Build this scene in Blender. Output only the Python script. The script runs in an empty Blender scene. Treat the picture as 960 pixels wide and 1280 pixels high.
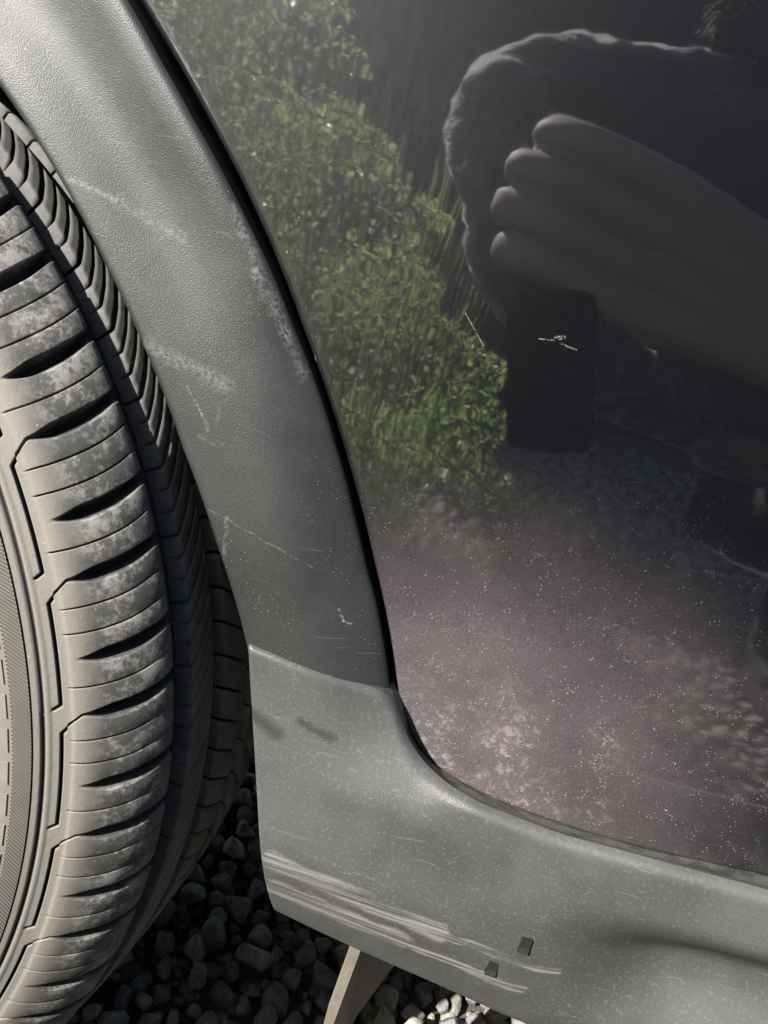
import bpy, bmesh, math, random
import numpy as np
from mathutils import Vector, Matrix, noise as mnoise

random.seed(7); RNG = np.random.default_rng(11)
SC = bpy.context.scene
COL = SC.collection
rad = math.radians

# ------------------------------------------------------------------ camera
CAM = Vector((.4192, -.3279, .5946))
yaw, pitch, roll = .07816, .27144, -.25973
fw = Vector((-math.sin(yaw)*math.cos(pitch), math.cos(yaw)*math.cos(pitch), -math.sin(pitch)))
rt = Vector((math.cos(yaw), math.sin(yaw), 0)); dn = fw.cross(rt)
cr, sr = math.cos(roll), math.sin(roll)
right = cr*rt + sr*dn; down = -sr*rt + cr*dn
cd = bpy.data.cameras.new('camera'); cam = bpy.data.objects.new('camera', cd); COL.objects.link(cam)
M = Matrix((right, -down, -fw)).transposed().to_4x4(); M.translation = CAM
cam.matrix_world = M
cd.sensor_fit = 'HORIZONTAL'; cd.sensor_width = 36; cd.lens = 36*1004.54/960
cd.clip_start = .01; cd.clip_end = 500
SC.camera = cam
# ------------------------------------------------------------------ sky and sun
SUN = Vector((-.74, -1, .86)).normalized()
el = math.asin(SUN.z); az = math.atan2(SUN.x, SUN.y)
w = bpy.data.worlds.new('World'); SC.world = w; w.use_nodes = True
nt = w.node_tree; bg = nt.nodes['Background']
sky = nt.nodes.new('ShaderNodeTexSky'); sky.sky_type = 'NISHITA'; sky.sun_disc = False
sky.sun_elevation = el; sky.sun_rotation = az
nt.links.new(sky.outputs[0], bg.inputs[0]); bg.inputs[1].default_value = .06
sl = bpy.data.lights.new('sun', 'SUN'); sl.energy = 4.6; sl.angle = rad(.53); sl.color = (1, .96, .905)
so = bpy.data.objects.new('sun', sl); COL.objects.link(so); so.location = (-3, -6, 7)
so.rotation_euler = SUN.to_track_quat('Z', 'Y').to_euler()
SC.view_settings.view_transform = 'Standard'; SC.view_settings.look = 'None'
SC.view_settings.exposure = 1.6; SC.view_settings.gamma = 1
SC.view_settings.use_curve_mapping = False
SC.render.engine = 'CYCLES'
SC.cycles.max_bounces = 6; SC.cycles.diffuse_bounces = 3; SC.cycles.glossy_bounces = 4; SC.cycles.transmission_bounces = 3

# ------------------------------------------------------------------ helpers
def make(name, verts, faces, mat=None, parent=None, smooth=True, loc=None):
    me = bpy.data.meshes.new(name)
    me.from_pydata([tuple(v) for v in verts], [], [tuple(f) for f in faces])
    if smooth: me.polygons.foreach_set('use_smooth', [True]*len(me.polygons))
    if mat: me.materials.append(mat)
    me.update()
    o = bpy.data.objects.new(name, me); COL.objects.link(o)
    if parent: o.parent = parent
    if loc: o.location = loc
    return o
def bulk(name, V, F, mat, parent=None, smooth=False):
    """numpy mesh: V (n,3), F (m,k)"""
    me = bpy.data.meshes.new(name); V = np.asarray(V, np.float32); F = np.asarray(F, np.int32); k = F.shape[1]
    me.vertices.add(len(V)); me.vertices.foreach_set('co', V.ravel())
    me.loops.add(F.size); me.loops.foreach_set('vertex_index', F.ravel())
    me.polygons.add(len(F)); me.polygons.foreach_set('loop_start', np.arange(len(F))*k)
    try: me.polygons.foreach_set('loop_total', np.full(len(F), k))
    except Exception: pass
    if smooth: me.polygons.foreach_set('use_smooth', np.ones(len(F), bool))
    me.update(calc_edges=True); me.validate()
    if mat: me.materials.append(mat)
    o = bpy.data.objects.new(name, me); COL.objects.link(o)
    if parent: o.parent = parent
    return o
def grid_faces(n, m, flip=False, wrap=False):
    """n columns, m rows; vertex index = i*m+j"""
    F = []
    for i in range(n if wrap else n-1):
        a = i*m; b = ((i+1) % n)*m
        for j in range(m-1):
            q = (a+j, b+j, b+j+1, a+j+1)
            F.append(q[::-1] if flip else q)
    return F
def box(name, lo, hi, mat, parent=None, bev=0):
    x0, y0, z0 = lo; x1, y1, z1 = hi
    bm = bmesh.new(); bmesh.ops.create_cube(bm, size=1)
    for v in bm.verts:
        v.co = Vector(((x0+x1)/2+v.co.x*(x1-x0), (y0+y1)/2+v.co.y*(y1-y0), (z0+z1)/2+v.co.z*(z1-z0)))
    if bev: bmesh.ops.bevel(bm, geom=bm.edges[:], offset=bev, segments=2, affect='EDGES')
    me = bpy.data.meshes.new(name); bm.to_mesh(me); bm.free(); me.materials.append(mat)
    o = bpy.data.objects.new(name, me); COL.objects.link(o)
    if parent: o.parent = parent
    return o
def tag(o, label=None, cat=None, group=None, kind=None):
    for k, v in (('label', label), ('category', cat), ('group', group), ('kind', kind)):
        if v: o[k] = v
    return o
def empty(name, loc=(0, 0, 0), parent=None):
    o = bpy.data.objects.new(name, None); COL.objects.link(o); o.location = loc; o.empty_display_size = .1
    if parent: o.parent = parent
    return o
def interp(x, xs, ys): return float(np.interp(x, xs, ys))
def sstep(a, b, x):
    t = min(max((x-a)/(b-a), 0), 1); return t*t*(3-2*t)
def resample(P, n):
    P = np.array(P, float); d = np.r_[0, np.cumsum(np.linalg.norm(np.diff(P, axis=0), axis=1))]
    t = np.linspace(0, d[-1], n); return np.stack([np.interp(t, d, P[:, k]) for k in range(P.shape[1])], 1)
def smooth_poly(P, it=8):
    P = np.array(P, float)
    for _ in range(it): P[1:-1] = .25*P[:-2]+.5*P[1:-1]+.25*P[2:]
    return P

# ------------------------------------------------------------------ material toolkit
class NT:
    def __init__(s, name):
        s.m = bpy.data.materials.new(name); s.m.use_nodes = True
        s.t = s.m.node_tree; s.p = s.t.nodes['Principled BSDF']; s.out = s.t.nodes['Material Output']
        g = s.n('ShaderNodeNewGeometry'); s.pos = g.outputs['Position']
    def n(s, k): return s.t.nodes.new(k)
    def l(s, a, b):
        if hasattr(a, 'is_output') or isinstance(a, bpy.types.NodeSocket): s.t.links.new(a, b)
        else: b.default_value = a
    def math(s, op, a, b=None, c=None, clamp=False):
        n = s.n('ShaderNodeMath'); n.operation = op; n.use_clamp = clamp
        s.l(a, n.inputs[0])
        if b is not None: s.l(b, n.inputs[1])
        if c is not None: s.l(c, n.inputs[2])
        return n.outputs[0]
    def vec(s, op, a, b=None, out=0):
        n = s.n('ShaderNodeVectorMath'); n.operation = op; s.l(a, n.inputs[0])
        if b is not None: s.l(b, n.inputs[1])
        return n.outputs[out]
    def scaled(s, v, sc, rot=None, off=None):
        n = s.n('ShaderNodeMapping'); s.l(v, n.inputs['Vector']); n.inputs['Scale'].default_value = sc
        if rot: n.inputs['Rotation'].default_value = rot
        if off: n.inputs['Location'].default_value = off
        return n.outputs[0]
    def noise(s, v, scale, detail=3, rough=.55, dist=0):
        n = s.n('ShaderNodeTexNoise'); s.l(v, n.inputs['Vector']); n.inputs['Scale'].default_value = scale
        n.inputs['Detail'].default_value = detail; n.inputs['Roughness'].default_value = rough; n.inputs['Distortion'].default_value = dist
        return n.outputs['Fac']
    def voro(s, v, scale, feature='F1', rnd=1):
        n = s.n('ShaderNodeTexVoronoi'); n.feature = feature; s.l(v, n.inputs['Vector']); n.inputs['Scale'].default_value = scale
        n.inputs['Randomness'].default_value = rnd
        return n
    def ramp(s, x, a, b, lo=0., hi=1.):
        n = s.n('ShaderNodeMapRange'); n.interpolation_type = 'SMOOTHSTEP'
        s.l(x, n.inputs[0]); n.inputs[1].default_value = a; n.inputs[2].default_value = b; n.inputs[3].default_value = lo; n.inputs[4].default_value = hi
        return n.outputs[0]
    def mix(s, f, a, b):
        n = s.n('ShaderNodeMix'); n.data_type = 'RGBA'; s.l(f, n.inputs[0])
        for v, i in ((a, 6), (b, 7)):
            if isinstance(v, tuple): v = (*v[:3], 1)
            s.l(v, n.inputs[i])
        return n.outputs[2]
    def bump(s, h, dist, strength=1., normal=None):
        n = s.n('ShaderNodeBump'); s.l(h, n.inputs['Height']); n.inputs['Distance'].default_value = dist; n.inputs['Strength'].default_value = strength
        if normal is not None: s.l(normal, n.inputs['Normal'])
        return n.outputs[0]
    def seg(s, A, B, width, soft=None, warp=None):
        """soft mask along the segment A-B (x,z) on the car side"""
        P = s.vec('MULTIPLY', warp if warp is not None else s.pos, (1, 0, 1))
        A = Vector((A[0], 0, A[1])); B = Vector((B[0], 0, B[1])); ba = B-A
        pa = s.vec('SUBTRACT', P, tuple(A))
        h = s.math('DIVIDE', s.vec('DOT_PRODUCT', pa, tuple(ba), 1), ba.length_squared, clamp=True)
        n = s.n('ShaderNodeVectorMath'); n.operation = 'SCALE'; n.inputs[0].default_value = ba; s.l(h, n.inputs['Scale'])
        d = s.vec('LENGTH', s.vec('SUBTRACT', pa, n.outputs[0]), None, 1)
        return s.ramp(d, 0 if soft else width*.4, width, 1, 0)
    def set(s, **k):
        for key, v in k.items():
            i = s.p.inputs[key.replace('_', ' ')]
            if isinstance(v, tuple) and len(v) == 3: v = (*v, 1)
            s.l(v, i)
        return s.m
def plain(name, col, rough=.6, metal=0, spec=.5):
    return NT(name).set(Base_Color=col, Roughness=rough, Metallic=metal, Specular_IOR_Level=spec)

# faded grained plastic of flare and sill
def plastic(name, base, scratches=(), dark=(), streak=False, dust=.25, hair=.2):
    s = NT(name)
    warpn = s.n('ShaderNodeTexNoise'); s.l(s.pos, warpn.inputs['Vector']); warpn.inputs['Scale'].default_value = 60; warpn.inputs['Detail'].default_value = 4
    off = s.vec('SUBTRACT', warpn.outputs['Color'], (.5, .5, .5))
    off = s.vec('MULTIPLY', off, (.006, .006, .006)); wp = s.vec('ADD', s.pos, off)
    cloud = s.noise(s.pos, 14, 3, .6)
    fine = s.noise(s.pos, 520, 2, .7)
    col = s.mix(s.ramp(cloud, .3, .7), tuple(c*.82 for c in base), tuple(c*1.25 for c in base))
    dustm = s.math('MULTIPLY', s.ramp(fine, .52, .72), dust)
    col = s.mix(dustm, col, (.24, .235, .215))
    # specks of dirt and short fibres
    vo = s.voro(s.scaled(s.pos, (1, .3, 1.7), (0, .5, 0)), 420); sp = s.math('MULTIPLY', s.ramp(vo.outputs['Distance'], .10, .17, 1, 0), s.ramp(s.noise(s.pos, 45, 2), .5, .62))
    col = s.mix(s.math('MULTIPLY', sp, .32), col, (.36, .35, .32))
    # hair scratches in two directions
    for rot, sc, th in (((0, .5, 0), (22, 1, 520), .70), ((0, -.9, 0), (24, 1, 480), .71)):
        sn = s.noise(s.scaled(wp, sc, rot), 1., 1, .5)
        col = s.mix(s.math('MULTIPLY', s.ramp(sn, th+.01, th+.06), hair), col, (.33, .33, .31))
    rough = s.ramp(cloud, .3, .7, .42, .50)
    for A, B, wd, st in dark:
        m = s.seg(A, B, wd, True, wp); col = s.mix(s.math('MULTIPLY', m, st), col, tuple(c*.35 for c in base))
    if streak:
        al = s.scaled(s.pos, (16, 1, 620), (0, -.035, 0)); sn = s.noise(al, 1., 4, .65)
        sn2 = s.noise(s.scaled(s.pos, (7, 1, 150), (0, -.035, 0)), 1., 3, .6)
        tot = None
        for A, B, wd in (((.386, .326), (.470, .3175), .0085), ((.470, .3175), (.528, .3135), .0035), ((.388, .3085), (.455, .304), .0085), ((.45, .304), (.515, .2975), .004)):
            m = s.seg(A, B, wd, True, wp); tot = m if tot is None else s.math('MAXIMUM', tot, m)
        f = s.math('MULTIPLY', s.math('MULTIPLY', s.ramp(tot, .05, .55), s.ramp(sn, .36, .60)), s.ramp(sn2, .33, .55))
        col = s.mix(s.math('MULTIPLY', f, .46), col, (.36, .35, .325)); 
    brk = s.ramp(fine, .36, .62)
    for A, B, wd, st in scratches:
        m = s.math('MULTIPLY', s.seg(A, B, wd, wd > .0015, wp), brk)
        col = s.mix(s.math('MULTIPLY', m, st), col, (.42, .41, .38))
    nrm = s.bump(s.noise(s.pos, 2100, 1, .6), .00013, 1.)
    return s.set(Base_Color=col, Roughness=rough, Specular_IOR_Level=.52, Normal=nrm)
FLARE = plastic('flare_plastic', (.024, .025, .0245), dust=.03, hair=.08,
    scratches=[((.237, .601), (.256, .598), .0022, .18), ((.256, .598), (.285, .590), .0035, .12), ((.281, .546), (.318, .537), .005, .14),
               ((.303, .607), (.318, .585), .0035, .16), ((.318, .585), (.334, .564), .004, .13), ((.334, .564), (.345, .548), .004, .11), ((.300, .533), (.310, .524), .0005, .16), ((.310, .524), (.314, .519), .0016, .10),
               ((.311, .515), (.321, .514), .0016, .07), ((.316, .529), (.316, .521), .0016, .05), ((.306, .49), (.372, .470), .0004, .14), ((.330, .483), (.333, .466), .0016, .12),
               ((.385, .455), (.388, .450), .0006, .4), ((.388, .450), (.392, .449), .0005, .35)],
    dark=[((.285, .600), (.273, .574), .0035, .30)])
SILL = plastic('sill_plastic', (.058, .058, .056), streak=True, dust=.17, hair=.10,
    scratches=[((.396, .338), (.44, .334), .0005, .10), ((.553, .345), (.557, .333), .0004, .18)],
    dark=[((.360, .399), (.374, .393), .0055, .7), ((.383, .402), (.397, .397), .004, .65)])
def chan():
    s = NT('dark_channel'); n1 = s.noise(s.pos, 90, 4, .7)
    return s.set(Base_Color=s.mix(s.ramp(n1, .35, .65), (.016, .018, .013), (.06, .06, .05)), Roughness=.7, Normal=s.bump(s.noise(s.pos, 700, 2), .0004, .7))
CHAN = chan()  # mottled green-grey, darker than the sill face
# dark metallic paint with dust
def paint():
    s = NT('dark_metallic_paint')
    sx = s.n('ShaderNodeSeparateXYZ'); s.l(s.pos, sx.inputs[0]); z = sx.outputs['Z']; x = sx.outputs['X']
    clump = s.noise(s.pos, 150, 2, .6); broad = s.noise(s.pos, 30, 3, .6); tiny = s.noise(s.pos, 1300, 1, .6)
    # road film thrown up by the wheel: a patch in the lower corner that thins out upwards and along the panel
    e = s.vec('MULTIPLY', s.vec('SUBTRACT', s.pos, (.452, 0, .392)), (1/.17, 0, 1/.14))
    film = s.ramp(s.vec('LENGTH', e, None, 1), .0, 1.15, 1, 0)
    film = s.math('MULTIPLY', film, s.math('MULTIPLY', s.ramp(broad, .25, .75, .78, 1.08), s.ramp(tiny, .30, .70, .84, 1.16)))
    e2 = s.vec('MULTIPLY', s.vec('SUBTRACT', s.pos, (.30, 0, .60)), (1/.13, 0, 1/.17))
    haze2 = s.math('MULTIPLY', s.ramp(s.vec('LENGTH', e2, None, 1), .2, 1.1, 1, 0), s.ramp(s.noise(s.scaled(s.pos, (300, 1, 60), (0, -.4, 0)), 1, 2, .6), .3, .7, .6, 1.1))
    vo = s.voro(s.scaled(s.pos, (1, .2, 1.3), (0, .5, 0)), 520)
    dens = s.math('ADD', s.math('MULTIPLY', s.ramp(s.vec('LENGTH', s.vec('MULTIPLY', e, (.66, 0, .86)), None, 1), .1, 1.05, 1, 0), .85), .015)
    dots = s.math('MULTIPLY', s.ramp(vo.outputs['Distance'], .12, .24, 1, 0), s.ramp(clump, .46, .62))
    dots = s.math('MULTIPLY', dots, dens)
    vb = s.voro(s.scaled(s.pos, (.8, .2, 1.4)), 95)
    big = s.math('MULTIPLY', s.ramp(vb.outputs['Distance'], .03, .07, 1, 0), s.math('MULTIPLY', s.ramp(broad, .52, .6), s.ramp(z, .38, .52, 1, 0)))
    # dried mud splashes
    d1 = s.seg((.450, .392), (.492, .384), .055, True); d2 = s.seg((.515, .42), (.524, .378), .016, True)
    mudn = s.noise(s.pos, 230, 4, .66, .5)
    mud = s.math('MULTIPLY', s.ramp(mudn, .50, .64), s.math('MULTIPLY', s.math('MAXIMUM', d1, s.math('MULTIPLY', d2, .7)), s.ramp(broad, .36, .58)))
    chips = None
    for A, B, wd in (((.4035, .5905), (.4145, .5795), .00035), ((.4425, .5903), (.4455, .591), .0011), ((.445, .5885), (.452, .5875), .0005), ((.436, .588), (.442, .589), .0004), ((.3455, .5565), (.347, .552), .0006)):
        m = s.seg(A, B, wd); chips = m if chips is None else s.math('MAXIMUM', chips, m)
    dots = s.math('MAXIMUM', dots, s.math('MULTIPLY', s.math('MULTIPLY', s.ramp(tiny, .69, .76), s.ramp(clump, .42, .62)), s.math('MULTIPLY', dens, .6)))
    spots = s.math('MAXIMUM', s.math('MAXIMUM', s.math('MULTIPLY', mud, .5), s.math('MULTIPLY', dots, .75)), s.math('MAXIMUM', big, s.math('MULTIPLY', s.math('MULTIPLY', chips, s.ramp(tiny, .35, .65)), .38)))
    base = s.mix(s.ramp(tiny, .40, .72), (.0018, .0020, .0036), (.0046, .0048, .0072))
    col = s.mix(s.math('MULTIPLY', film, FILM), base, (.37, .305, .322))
    col = s.mix(s.math('MULTIPLY', haze2, .06), col, (.33, .335, .31))
    col = s.mix(spots, col, s.mix(mud, (.46, .45, .44), (.40, .31, .22)))
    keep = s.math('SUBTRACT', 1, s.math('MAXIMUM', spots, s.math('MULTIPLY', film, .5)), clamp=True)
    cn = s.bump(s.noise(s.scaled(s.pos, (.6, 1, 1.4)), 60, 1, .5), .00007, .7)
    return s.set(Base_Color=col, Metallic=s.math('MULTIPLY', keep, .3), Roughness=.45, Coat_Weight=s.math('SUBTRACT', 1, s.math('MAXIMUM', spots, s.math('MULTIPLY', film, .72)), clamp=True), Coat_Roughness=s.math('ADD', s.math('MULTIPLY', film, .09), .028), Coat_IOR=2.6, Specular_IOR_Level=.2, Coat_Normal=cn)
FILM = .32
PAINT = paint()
def rubber(name, base, dusty):
    s = NT(name)
    n1 = s.noise(s.pos, 75, 5, .7); n2 = s.noise(s.pos, 420, 4, .75); n3 = s.noise(s.pos, 1500, 2, .6)
    col = s.mix(s.ramp(n1, .3, .7), tuple(c*.8 for c in base), tuple(c*1.2 for c in base))
    if dusty:
        # pale dust rubbed off on the rounded shoulder: by distance from the wheel axis
        L = s.vec('SUBTRACT', s.pos, (0, 0, .335)); st = -.13209
        lx = s.vec('DOT_PRODUCT', L, (math.cos(st), math.sin(st), 0), 1); ly = s.vec('DOT_PRODUCT', L, (-math.sin(st), math.cos(st), 0), 1)
        band = s.math('MULTIPLY', s.ramp(ly, -.009, -.001), s.ramp(ly, .012, .022, 1, .25))
        m = s.math('MULTIPLY', band, s.ramp(s.math('ADD', s.math('MULTIPLY', n1, .6), s.math('MULTIPLY', n2, .4)), .46, .60))
        col = s.mix(s.math('MULTIPLY', m, .55), col, (.31, .297, .265))
        ring = s.ramp(ly, -.0125, -.004, .75, 0)
        col = s.mix(ring, col, (.225, .208, .178))
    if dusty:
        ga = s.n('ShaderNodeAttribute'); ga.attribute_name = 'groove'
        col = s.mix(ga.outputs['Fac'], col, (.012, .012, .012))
    vo = s.voro(s.pos, 260); sp = s.math('MULTIPLY', s.ramp(vo.outputs['Distance'], .08, .16, 1, 0), s.ramp(n2, .55, .68))
    col = s.mix(s.math('MULTIPLY', sp, .8), col, (.42, .40, .36))
    h = s.math('ADD', n2, s.math('MULTIPLY', n3, .5))
    return s.set(Base_Color=col, Roughness=.72, Specular_IOR_Level=.35, Normal=s.bump(h, .0004, .5))
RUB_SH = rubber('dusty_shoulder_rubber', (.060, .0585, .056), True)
RUB_TR = rubber('tread_rubber', (.088, .086, .082), False)
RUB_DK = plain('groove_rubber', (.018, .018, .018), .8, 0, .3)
def hatch_rubber():
    s = NT('hatched_rubber'); u = s.n('ShaderNodeUVMap')
    sx = s.n('ShaderNodeSeparateXYZ'); s.l(u.outputs[0], sx.inputs[0])
    v = s.math('SINE', s.math('ADD', s.math('MULTIPLY', sx.outputs[0], 3600), s.math('MULTIPLY', sx.outputs[1], 4200)))
    mask = s.math('MULTIPLY', s.ramp(sx.outputs[1], .2858, .2862), s.ramp(sx.outputs[1], .2920, .2924, 1, 0))
    h = s.math('MULTIPLY', v, mask)
    col = s.mix(s.noise(s.pos, 50, 4), (.145, .135, .117), (.23, .213, .183))
    return s.set(Base_Color=col, Roughness=.7, Specular_IOR_Level=.35, Normal=s.bump(h, .0006, .8))
RUB_HT = hatch_rubber()
BLACK = plain('black_liner', (.010, .010, .011), .75, 0, .3)
GAPM = plain('gap_shade', (.004, .004, .005), .9, 0, .05)  # near-black colour standing in for shade between flare and panel
ALLOY = plain('alloy', (.45, .45, .46), .32, .9)
DARKM = plain('dark_glass', (.01, .011, .013), .15)

# ==================================================================== SETTING
def soil():
    s = NT('soil'); n1 = s.noise(s.pos, 9, 5, .6); n2 = s.noise(s.pos, 90, 4, .7)
    col = s.mix(n1, (.05, .045, .038), (.11, .10, .085))
    return s.set(Base_Color=col, Roughness=.95, Normal=s.bump(n2, .01, .8))
def stone_mat():
    s = NT('gravel_stone'); oi = s.n('ShaderNodeObjectInfo')
    at = s.n('ShaderNodeAttribute'); at.attribute_name = 'rnd'
    r = s.math('FRACT', s.math('ADD', oi.outputs['Random'], at.outputs['Fac']))
    n1 = s.noise(s.pos, 120, 5, .65); n2 = s.noise(s.pos, 420, 3, .7)
    cr_ = s.n('ShaderNodeValToRGB'); s.l(r, cr_.inputs[0]); e = cr_.color_ramp.elements
    e[0].color = (.20, .20, .21, 1); e[1].position = 1; e[1].color = (.17, .165, .16, 1)
    for p, c in ((.25, (.30, .28, .25, 1)), (.5, (.36, .31, .24, 1)), (.7, (.20, .205, .215, 1)), (.86, (.42, .39, .33, 1))):
        x = e.new(p); x.color = c
    v = s.mix(s.ramp(n1, .3, .7), (.50, .50, .50), (.92, .92, .92))
    m = s.n('ShaderNodeMix'); m.data_type = 'RGBA'; m.blend_type = 'MULTIPLY'; m.inputs[0].default_value = 1
    s.l(cr_.outputs[0], m.inputs[6]); s.l(v, m.inputs[7])
    return s.set(Base_Color=m.outputs[2], Roughness=.62, Specular_IOR_Level=.45, Normal=s.bump(s.math('ADD', n1, s.math('MULTIPLY', n2, .4)), .004, .8))
SOIL = soil(); STONE = stone_mat()
gnd = make('ground', [(-120, -120, 0), (120, -120, 0), (120, 120, 0), (-120, 120, 0)], [(0, 1, 2, 3)], SOIL, smooth=False)
tag(gnd, 'gravel covered ground beside and under the car', None, None, 'structure')

def stone_shape(seed, sub, facets):
    r = random.Random(seed); bm = bmesh.new(); bmesh.ops.create_icosphere(bm, subdivisions=sub, radius=1)
    pl = []
    for _ in range(facets):
        d = Vector((r.gauss(0, 1), r.gauss(0, 1), r.gauss(0, 1))).normalized(); pl.append((d, r.uniform(.46, .78)))
    sx, sy, sz = r.uniform(.85, 1.2), r.uniform(.75, 1.0), r.uniform(.62, .85)
    for v in bm.verts:
        c = v.co.copy()
        for d, h in pl:
            k = c.dot(d)
            if k > h: c -= d*(k-h)*.985
        c += v.co*mnoise.noise(v.co*1.7+Vector((seed*3.1, 0, 0)))*.06 + v.co*mnoise.noise(v.co*4.5+Vector((0, seed, 0)))*.035
        v.co = Vector((c.x*sx, c.y*sy, c.z*sz))
    bm.normal_update(); V = [v.co.copy() for v in bm.verts]; F = [[v.index for v in f.verts] for f in bm.faces]; bm.free()
    return V, F
# stones near the wheel that the photograph shows one by one
shapes = [stone_shape(i, 3, 11) for i in range(14)]
smesh = []
for i, (V, F) in enumerate(shapes):
    me = bpy.data.meshes.new('stone'); me.from_pydata(V, [], F); me.polygons.foreach_set('use_smooth', [True]*len(F)); me.materials.append(STONE); smesh.append(me)
pts = []
def try_pt(x, y, r, lst, cell, cs=.03, k=.80):
    ix, iy = int(math.floor(x/cs)), int(math.floor(y/cs))
    for a in range(-2, 3):
        for b in range(-2, 3):
            for (X, Y, R) in cell.get((ix+a, iy+b), ()):
                if (X-x)**2+(Y-y)**2 < (k*(R+r))**2: return False
    cell.setdefault((ix, iy), []).append((x, y, r)); lst.append((x, y, r)); return True
cell = {}
def in_view(x, y):
    # wedge of gravel between tyre, sill and the lower picture edge
    d = Vector((x, y, .02))-CAM; zc = d.dot(fw)
    if zc <= .1: return False
    u = 480+1004.5*d.dot(right)/zc; v = 640+1004.5*d.dot(down)/zc
    if not (-20 < u < 720 and 960 < v < 1330): return False
    if u < 340: return v > 1290-1.0*u-60
    return v > 1110+(u-343)*.40
rr = random.Random(3)
near = []
for rmax, rmin, n in ((.0160, .0115, 7000), (.0115, .008, 14000), (.008, .0055, 9000)):
    for _ in range(n):
        x, y = rr.uniform(-.25, .85), rr.uniform(.05, 1.3)
        if in_view(x, y) and len(near) < 298: try_pt(x, y, rr.uniform(rmin, rmax), near, cell)
for k, (x, y, r) in enumerate(near):
    o = bpy.data.objects.new('stone', smesh[rr.randrange(14)]); COL.objects.link(o); o.parent = gnd
    s = r*1.08; o.scale = (s, s, s); o.rotation_euler = (rr.uniform(-.5, .5), rr.uniform(-.5, .5), rr.uniform(0, 6.3)); o.location = (x, y, r*rr.uniform(.25, .75)+rr.uniform(0, .006))
# the rest of the gravel bed: real stones, one mesh
low = [stone_shape(50+i, 1, 8) for i in range(8)]
rest = []
for _ in range(14000):
    x, y = rr.uniform(-.3, .95), rr.uniform(.02, 1.25); try_pt(x, y, rr.uniform(.006, .014), rest, cell)
for _ in range(14000):
    x, y = rr.uniform(.15, .95), rr.uniform(.05, .75); try_pt(x, y, rr.uniform(.0035, .0075), rest, cell)
for rmax, rmin, n in ((.020, .013, 26000), (.013, .008, 26000)):
    for _ in range(n):
        x, y = rr.uniform(-1.3, 2.1), rr.uniform(-1.55, 1.25)
        try_pt(x, y, rr.uniform(rmin, rmax), rest, cell)
for _ in range(9000):
    x, y = rr.uniform(-1.6, 3.2), rr.uniform(-4.2, -1.5); try_pt(x, y, rr.uniform(.018, .032), rest, cell)
for _ in range(2600): rest.append((rr.uniform(-.2, .95), rr.uniform(.03, 1.2), -rr.uniform(.007, .012)))     # lower layer
Vs, Fs, Rn, base = [], [], [], 0
for (x, y, r) in rest:
    V, F = low[rr.randrange(8)]; R = Matrix.Rotation(rr.uniform(0, 6.3), 3, 'Z') @ Matrix.Rotation(rr.uniform(-.6, .6), 3, 'X')
    zz = r*rr.uniform(.2, .7)
    if r < 0: r = -r; zz = r*.1
    A = np.array(V) @ np.array(R).T * r*1.1 + np.array((x, y, zz))
    Vs.append(A); Fs.append(np.array(F)+base); base += len(A); Rn += [rr.random()]*len(A)
gb = bulk('gravel_bed', np.concatenate(Vs), np.concatenate(Fs), STONE, gnd, True)
att = gb.data.attributes.new('rnd', 'FLOAT', 'POINT'); att.data.foreach_set('value', Rn)
tag(gb, None, None, None, 'stuff')

# ==================================================================== CAR
car = empty('car'); tag(car, 'dark metallic car with grey plastic wheel arch trim, dusty tyre and scratched sill', 'car')
# ---- body panel --------------------------------------------------
FC = (-.015, .3067)
def r_out(ph): return interp(ph, [14, 20, 22, 25, 29.5, 32, 36.5, 40, 43, 48, 51, 54.5, 56.2, 66], [.4452, .4405, .4382, .4369, .4363, .4366, .4368, .4383, .4392, .4413, .4436, .4480, .4501, .4540])
def r_edge(ph): return interp(ph, [15.6, 19.3, 21.4, 25, 29, 36, 40, 43, 48, 50, 53, 55, 57, 66], [.4467, .4437, .4415, .4398, .4382, .4380, .4398, .4412, .4438, .4454, .4478, .4500, .4525, .4565])
def r_in(ph): return interp(ph, [14, 18.3, 25.4, 32, 39, 44.4, 50, 56, 66], [.3880, .3850, .3797, .3770, .3780, .3800, .3840, .3885, .3930])
def pol(ph, r): return (FC[0]+r*math.cos(rad(ph)), FC[1]+r*math.sin(rad(ph)))
edge = [(-.466, .20), (-.466, .25)] + [pol(ph, r_edge(ph)) for ph in range(176, 14, -2)]
edge += [(.4203, .4129), (.4257, .4007), (.4328, .3901), (.4464, .3786), (.4687, .3716), (.4941, .3685), (.5231, .3671), (.5549, .3680), (.5815, .3708), (.6153, .3744), (.66, .377), (.8, .382), (1.1, .387), (1.6, .390), (2.3, .390)]
edge = smooth_poly(resample(edge, 620), 5)
def panel_y(x, z):
    y = .0185 + .10*(z-.56)**2
    if z < .45: y += .5*(.45-z)**2
    y += .03*max(0, x-.4)**2
    return y
Tn = np.gradient(edge, axis=0); Tn /= np.linalg.norm(Tn, axis=1)[:, None]
Nn = np.stack([-Tn[:, 1], Tn[:, 0]], 1)           # points away from the arch, up above the sill
offs = [0, .0003, .0008, .0015, .0024, .004, .007, .012, .02]
V = []; rows = 2+len(offs)+26
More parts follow.
